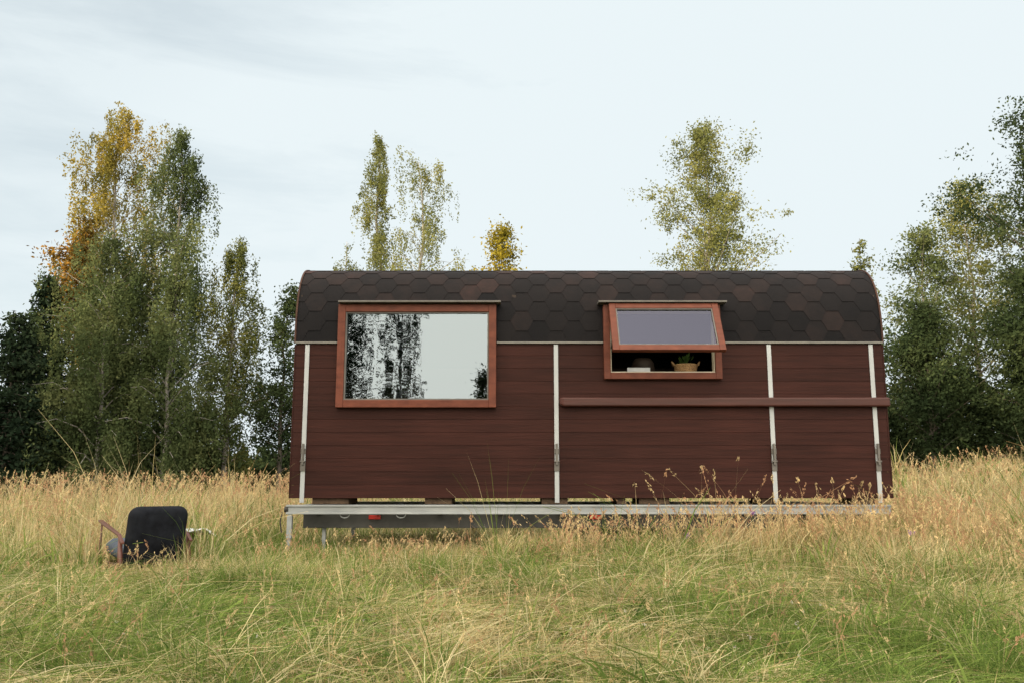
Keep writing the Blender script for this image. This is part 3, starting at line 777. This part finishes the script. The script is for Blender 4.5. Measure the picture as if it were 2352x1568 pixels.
def leg(x, y, top, s):
    mb = MB(); mb.box(x-s, x+s, y-s, y+s, .02, top); mb.box(x-s*2.2, x+s*2.2, y-s*2.2, y+s*2.2, .0, .02); mb.box(x-s*1.3, x+s*1.3, y-s*1.3, y+s*1.3, top*.55, top-.02)
    mesh_obj("support_leg", mb.v, mb.f, M_alu, parent=tr, origin=torg, bevel=.003)
leg(-2.555, 10.215, .604, .022); leg(-2.22, 10.52, .5, .017); leg(-2.22, 12.45, .5, .02); leg(4.2, 12.5, .6, .022)
mb = MB(); mb.tube([(-2.62, 10.22, .66), (-2.575, 10.22, .66)], .035, 12); mb.tube([(-2.64, 10.19, .63), (-2.66, 10.19, .52), (-2.64, 10.19, .40)], .008, 6)
mesh_obj("end_fitting", mb.v, mb.f, M_dark, parent=tr, origin=torg)
for wx in (1.05, 1.85):
    for wy in (10.56, 12.14):
        mb = MB(); k = 32; R_ = .31; prof_w = [(.19, 0), (.28, 0), (.31, .03), (.31, .15), (.28, .18), (.19, .18)]
        for (rad, yy) in prof_w:
            for j in range(k):
                t = 2*math.pi*j/k; mb.v.append((wx+rad*math.cos(t), wy+yy, R_+rad*math.sin(t)))
        for i in range(len(prof_w)-1):
            for j in range(k):
                a0 = i*k+j; a1 = i*k+(j+1) % k; mb.f.append((a0, a1, a1+k, a0+k))
        whl = mesh_obj("wheel", mb.v, mb.f, M_rub, parent=tr, origin=torg, smooth=True)
        mb = MB()
        for (rad, yy) in [(.0, .05), (.05, .03), (.06, .06), (.16, .07), (.19, .02), (.195, .16)]:
            for j in range(k):
                t = 2*math.pi*j/k; mb.v.append((wx+rad*math.cos(t), wy+yy, R_+rad*math.sin(t)))
        for i in range(5):
            for j in range(k):
                a0 = i*k+j; a1 = i*k+(j+1) % k; mb.f.append((a0, a1, a1+k, a0+k))
        mesh_obj("rim", mb.v, mb.f, M_greyst, parent=whl, origin=torg, smooth=True)
mb = MB()
mb.tube([(4.34, 10.6, .52), (5.2, 11.5, .44)], .035, 8); mb.tube([(4.34, 12.4, .52), (5.2, 11.5, .44)], .035, 8)
mesh_obj("drawbar", mb.v, mb.f, M_dark, parent=tr, origin=torg)

for (x0, x1) in ((-2.36, -1.93), (-1.03, -.71), (.35, .66), (1.24, 1.34), (1.50, 1.86), (2.95, 3.2), (4.0, 4.3)):
    o = empty("support_block", ((x0+x1)/2, 10.75, .7135), "short timber block wedged between cabin floor and trailer", "wooden block", group="timber blocks under the cabin")
    mb = MB(); h_ = (x1-x0)/2; mb.box(-h_, h_, -.30, .30, 0, .069)
    mesh_obj("block_body", mb.v, mb.f, M_block, parent=o, bevel=.004)
    mb = MB(); mb.box(-h_-.012, h_+.012, -.16, .12, -.0415, -.0005); mesh_obj("bearer", mb.v, mb.f, M_dark, parent=o, bevel=.003)

# ------------------------------------------------------------------ chair & table
ch = empty("lounge_chair", (-3.70, 9.05, float(zt(-3.7, 9.05))-.01), "low wooden lounge chair with dark upholstered backrest in the grass", "armchair", rotz=math.radians(38))
def cushion(name, w_, h_, d_, rc, loc, rot, m, axis_='y'):
    v = []; f = []; K = 9; per = 40
    def outline(ins):
        W, Hh = w_/2-ins, h_/2-ins; r_ = max(.012, rc-ins*.6); pts = []
        for c, (sx_, sy_) in enumerate(((1, 1), (-1, 1), (-1, -1), (1, -1))):
            for j in range(per//4):
                t = math.pi/2*(c+j/(per//4-1)); pts.append((sx_*(W-r_)+r_*math.cos(t), sy_*(Hh-r_)+r_*math.sin(t)))
        return pts
    for i in range(K):
        a_ = -math.pi/2+math.pi*i/(K-1); yy = d_/2*math.sin(a_); ins = d_/2*(1-math.cos(a_))
        for (px, pz) in outline(ins): v.append((px, yy, pz))
    for i in range(K-1):
        for j in range(per):
            a0 = i*per+j; a1 = i*per+(j+1) % per; f.append((a0, a1, a1+per, a0+per))
    for side, ring in ((-1, 0), (1, (K-1)*per)):
        prev = ring
        for s_ in (.7, .35):
            n0 = len(v)
            for j in range(per):
                p = v[ring+j]; v.append((p[0]*s_, side*(d_/2+.03*(1-s_)), p[2]*s_))
            for j in range(per):
                q = (prev+j, prev+(j+1) % per, n0+(j+1) % per, n0+j); f.append(q if side > 0 else q[::-1])
            prev = n0
        n0 = len(v); v.append((0, side*(d_/2+.03), 0))
        for j in range(per):
            q = (prev+j, prev+(j+1) % per, n0); f.append(q if side > 0 else q[::-1])
    if axis_ == 'z': v = [(p[0], p[2], p[1]) for p in v]; f = [q[::-1] for q in f]
    o = mesh_obj(name, v, f, m, parent=ch, loc=loc, smooth=True); o.rotation_euler = rot
    return o
cushion("backrest", .57, .62, .12, .10, (0, -.26, .445), (math.radians(15), 0, 0), M_fabric)
cushion("seat", .57, .72, .17, .07, (0, .16, .295), (math.radians(6), 0, 0), M_fabric2, 'z')
for s_ in (-1, 1):
    mb = MB(); x_ = s_*.325
    pts = [(x_, -.34, .40), (x_, -.20, .47), (x_, .1, .515), (x_, .36, .55), (x_, .58, .585)]
    wv_ = [.016, .018, .022, .026, .022]
    for (p, w_) in zip(pts, wv_):
        mb.v += [(p[0]-w_, p[1], p[2]-.010), (p[0]+w_, p[1], p[2]-.010), (p[0]+w_, p[1], p[2]+.010), (p[0]-w_, p[1], p[2]+.010)]
    for i in range(4):
        for j in range(4):
            a0 = i*4+j; a1 = i*4+(j+1) % 4; mb.f.append((a0, a1, a1+4, a0+4))
    mb.f += [(0,3,2,1), (16,17,18,19)]
    mesh_obj("armrest", mb.v, mb.f, M_chairw, parent=ch, bevel=.004)
    mb = MB(); mb.tube([(x_, .50, .565), (x_, .50, .26), (x_, .48, 0)], [.009, .011, .010], 8); mesh_obj("leg", mb.v, mb.f, M_chairw, parent=ch, smooth=True)
    mb = MB(); mb.tube([(x_, -.24, .45), (x_, -.28, .25), (x_, -.38, 0)], [.020, .026, .014], 8); mesh_obj("leg", mb.v, mb.f, M_chairw, parent=ch, smooth=True)
mb = MB()
mb.box(-.325, -.295, -.30, .48, .15, .190); mb.box(.295, .325, -.30, .48, .15, .190); mb.box(-.294, .294, .44, .475, .145, .185); mb.box(-.294, .294, -.16, -.125, .145, .185)
mesh_obj("seat_frame", mb.v, mb.f, M_chairw, parent=ch, bevel=.004)

TX, TY = -3.45, 9.75
tb = empty("side_table", (TX, TY, float(zt(TX, TY))), "small low round table beside the chair", "table")
mb = MB(); mb.lathe([(0,.405),(.17,.405),(.18,.412),(.18,.423),(.17,.43),(0,.43)], 0, 0, 28); mesh_obj("table_top", mb.v, mb.f, M_chairw, parent=tb, smooth=False)
for j in range(3):
    t = j*2.094+.4; mb = MB(); mb.tube([(.10*math.cos(t), .10*math.sin(t), .404), (.15*math.cos(t), .15*math.sin(t), 0)], [.014, .009], 8); mesh_obj("leg", mb.v, mb.f, M_chairw, parent=tb, smooth=True)
me_v = []; me_f = []
nn = 11
for i in range(nn):
    for j in range(nn):
        u = i/(nn-1)-.5; v_ = j/(nn-1)-.5
        z_ = .012+.014*math.sin(u*9+v_*4)*math.cos(v_*7)+.008*math.sin(u*19+v_*13)+.012
        if u > .2: z_ -= (u-.2)*.2
        me_v.append((u*.32, v_*.28, z_))
for i in range(nn-1):
    for j in range(nn-1): me_f.append((i*nn+j, (i+1)*nn+j, (i+1)*nn+j+1, i*nn+j+1))
pp_ = mesh_obj("newspaper", me_v, me_f, M_white, loc=(TX+.05, TY-.05, float(zt(TX, TY))+.434), smooth=False)
pp_["label"] = "crumpled white newspaper lying on the small table"; pp_["category"] = "newspaper"
pp_.rotation_euler = (0, 0, .4)

# ------------------------------------------------------------------ flowers
M_purple = leafmat("thistle_purple", [(0, (.28,.14,.38)), (1, (.5,.3,.6))], trans=.2)
M_clover = leafmat("clover_white", [(0, (.40,.38,.33)), (1, (.62,.60,.54))], trans=.2)
for (x_, y_, h_) in ((3.9, 8.7, .46), (1.75, 8.9, .40), (2.6, 9.6, .62)):
    z_ = float(zt(x_, y_)); o = empty("thistle", (x_, y_, z_), "purple thistle flower standing in the grass", "flower", group="thistles in the meadow")
    mb = MB(); mb.tube([(0, 0, 0), (.01, .01, h_*.5), (0, 0, h_)], [.004, .003, .003], 5); mesh_obj("stem", mb.v, mb.f, M_plant, parent=o)
    r = np.random.default_rng(int(x_*100)); P = np.array([0, 0, h_+.012])+r.normal(0, .011, (60, 3)); quads_obj("flower_head", leaf_quads(P, .015, r, .35), M_purple, parent=o)
r = np.random.default_rng(88); n = 70
x, y = sample(n, 4.2, 8, r, 0); P = np.stack([x, y, zt(x, y)+r.uniform(.12, .20, n)], 1)
PP = (P[:, None]+r.normal(0, .005, (n, 9, 3))).reshape(-1, 3)
cl = quads_obj("clover_flowers", leaf_quads(PP, .006, r, .6), M_clover); cl["kind"] = "stuff"; cl["label"] = "tiny white clover heads dotted through the grass"; cl["category"] = "flowers"

# ------------------------------------------------------------------ light
SUN_EL = math.radians(9); sd = Vector((-.6, -.8, 0))*math.cos(SUN_EL)+Vector((0, 0, math.sin(SUN_EL)))
sl = bpy.data.lights.new("sun", 'SUN'); sl.energy = 5; sl.angle = math.radians(.5); sl.color = (1, .80, .48)
so = bpy.data.objects.new("sun", sl); COL.objects.link(so); so.rotation_euler = (-sd).to_track_quat('-Z', 'Y').to_euler(); so.location = (-30, -40, 30)
w = bpy.data.worlds.new("World"); scene.world = w; w.use_nodes = True; nt = w.node_tree; L = nt.links
for n_ in list(nt.nodes): nt.nodes.remove(n_)
out = N(nt, "ShaderNodeOutputWorld")
sky = N(nt, "ShaderNodeTexSky", sky_type='NISHITA', sun_disc=False); sky.sun_elevation = SUN_EL; sky.sun_rotation = math.radians(217); sky.air_density = 1; sky.dust_density = 1.0
b1 = N(nt, "ShaderNodeBackground"); b1.inputs[1].default_value = .15
skt = N(nt, "ShaderNodeMix", data_type='RGBA', blend_type='MULTIPLY'); skt.inputs[0].default_value = 1; skt.inputs[7].default_value = (.92,1.08,1.12,1)
L.new(sky.outputs[0], skt.inputs[6]); L.new(skt.outputs[2], b1.inputs[0])
tc = N(nt, "ShaderNodeTexCoord"); sp = N(nt, "ShaderNodeSeparateXYZ"); L.new(tc.outputs["Generated"], sp.inputs[0])
mp = N(nt, "ShaderNodeMapping"); mp.inputs["Rotation"].default_value = (0, math.radians(24), 0); mp.inputs["Scale"].default_value = (1.5, 1.0, 7.5); L.new(tc.outputs["Generated"], mp.inputs[0])
nz = N(nt, "ShaderNodeTexNoise"); nz.inputs["Scale"].default_value = 2.2; nz.inputs["Detail"].default_value = 9; nz.inputs["Roughness"].default_value = .60; nz.inputs["Distortion"].default_value = .4
L.new(mp.outputs[0], nz.inputs["Vector"])
mr = N(nt, "ShaderNodeMapRange"); mr.inputs[1].default_value = .36; mr.inputs[2].default_value = .68; mr.inputs[3].default_value = 0; mr.inputs[4].default_value = .20; L.new(nz.outputs[0], mr.inputs[0])
hz = N(nt, "ShaderNodeMapRange"); hz.inputs[1].default_value = 0; hz.inputs[2].default_value = .6; hz.inputs[3].default_value = .34; hz.inputs[4].default_value = 0; L.new(sp.outputs[2], hz.inputs[0])
hx = N(nt, "ShaderNodeMapRange", interpolation_type='SMOOTHSTEP'); hx.inputs[1].default_value = -.65; hx.inputs[2].default_value = .30; hx.inputs[3].default_value = .58; hx.inputs[4].default_value = .94; L.new(sp.outputs[0], hx.inputs[0])
a1 = N(nt, "ShaderNodeMath", operation='ADD'); L.new(hz.outputs[0], a1.inputs[0]); L.new(hx.outputs[0], a1.inputs[1])
a2 = N(nt, "ShaderNodeMath", operation='ADD', use_clamp=True); L.new(a1.outputs[0], a2.inputs[0]); L.new(mr.outputs[0], a2.inputs[1])
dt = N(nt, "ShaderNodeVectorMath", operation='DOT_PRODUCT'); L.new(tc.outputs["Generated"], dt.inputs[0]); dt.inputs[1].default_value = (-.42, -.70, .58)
g1 = N(nt, "ShaderNodeMapRange", interpolation_type='SMOOTHSTEP'); g1.inputs[1].default_value = .04; g1.inputs[2].default_value = .85; g1.inputs[3].default_value = 1.0; g1.inputs[4].default_value = 4.4; L.new(dt.outputs["Value"], g1.inputs[0])  # extra sky glow behind the camera, added to light cabin front and grass
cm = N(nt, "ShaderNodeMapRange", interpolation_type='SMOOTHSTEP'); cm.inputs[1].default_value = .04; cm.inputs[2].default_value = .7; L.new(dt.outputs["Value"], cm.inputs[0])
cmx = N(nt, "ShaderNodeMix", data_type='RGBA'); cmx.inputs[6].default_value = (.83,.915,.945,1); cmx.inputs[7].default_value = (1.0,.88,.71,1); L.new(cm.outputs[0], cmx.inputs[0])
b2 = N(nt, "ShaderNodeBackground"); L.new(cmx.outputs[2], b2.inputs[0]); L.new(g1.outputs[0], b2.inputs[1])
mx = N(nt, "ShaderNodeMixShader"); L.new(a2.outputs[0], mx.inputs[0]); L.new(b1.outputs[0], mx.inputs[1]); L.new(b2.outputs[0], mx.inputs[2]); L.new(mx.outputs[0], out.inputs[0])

scene.view_settings.view_transform = 'Standard'; scene.view_settings.look = 'None'; scene.view_settings.exposure = 0
cd = bpy.data.cameras.new("camera"); cd.sensor_width = 36; cd.lens = 36*2000/2352; cd.clip_end = 4000; cd.clip_start = .05
co = bpy.data.objects.new("camera", cd); COL.objects.link(co); co.location = (0, 0, .95)
co.rotation_euler = (math.radians(90)+math.atan(.163), 0, 0)
scene.camera = co
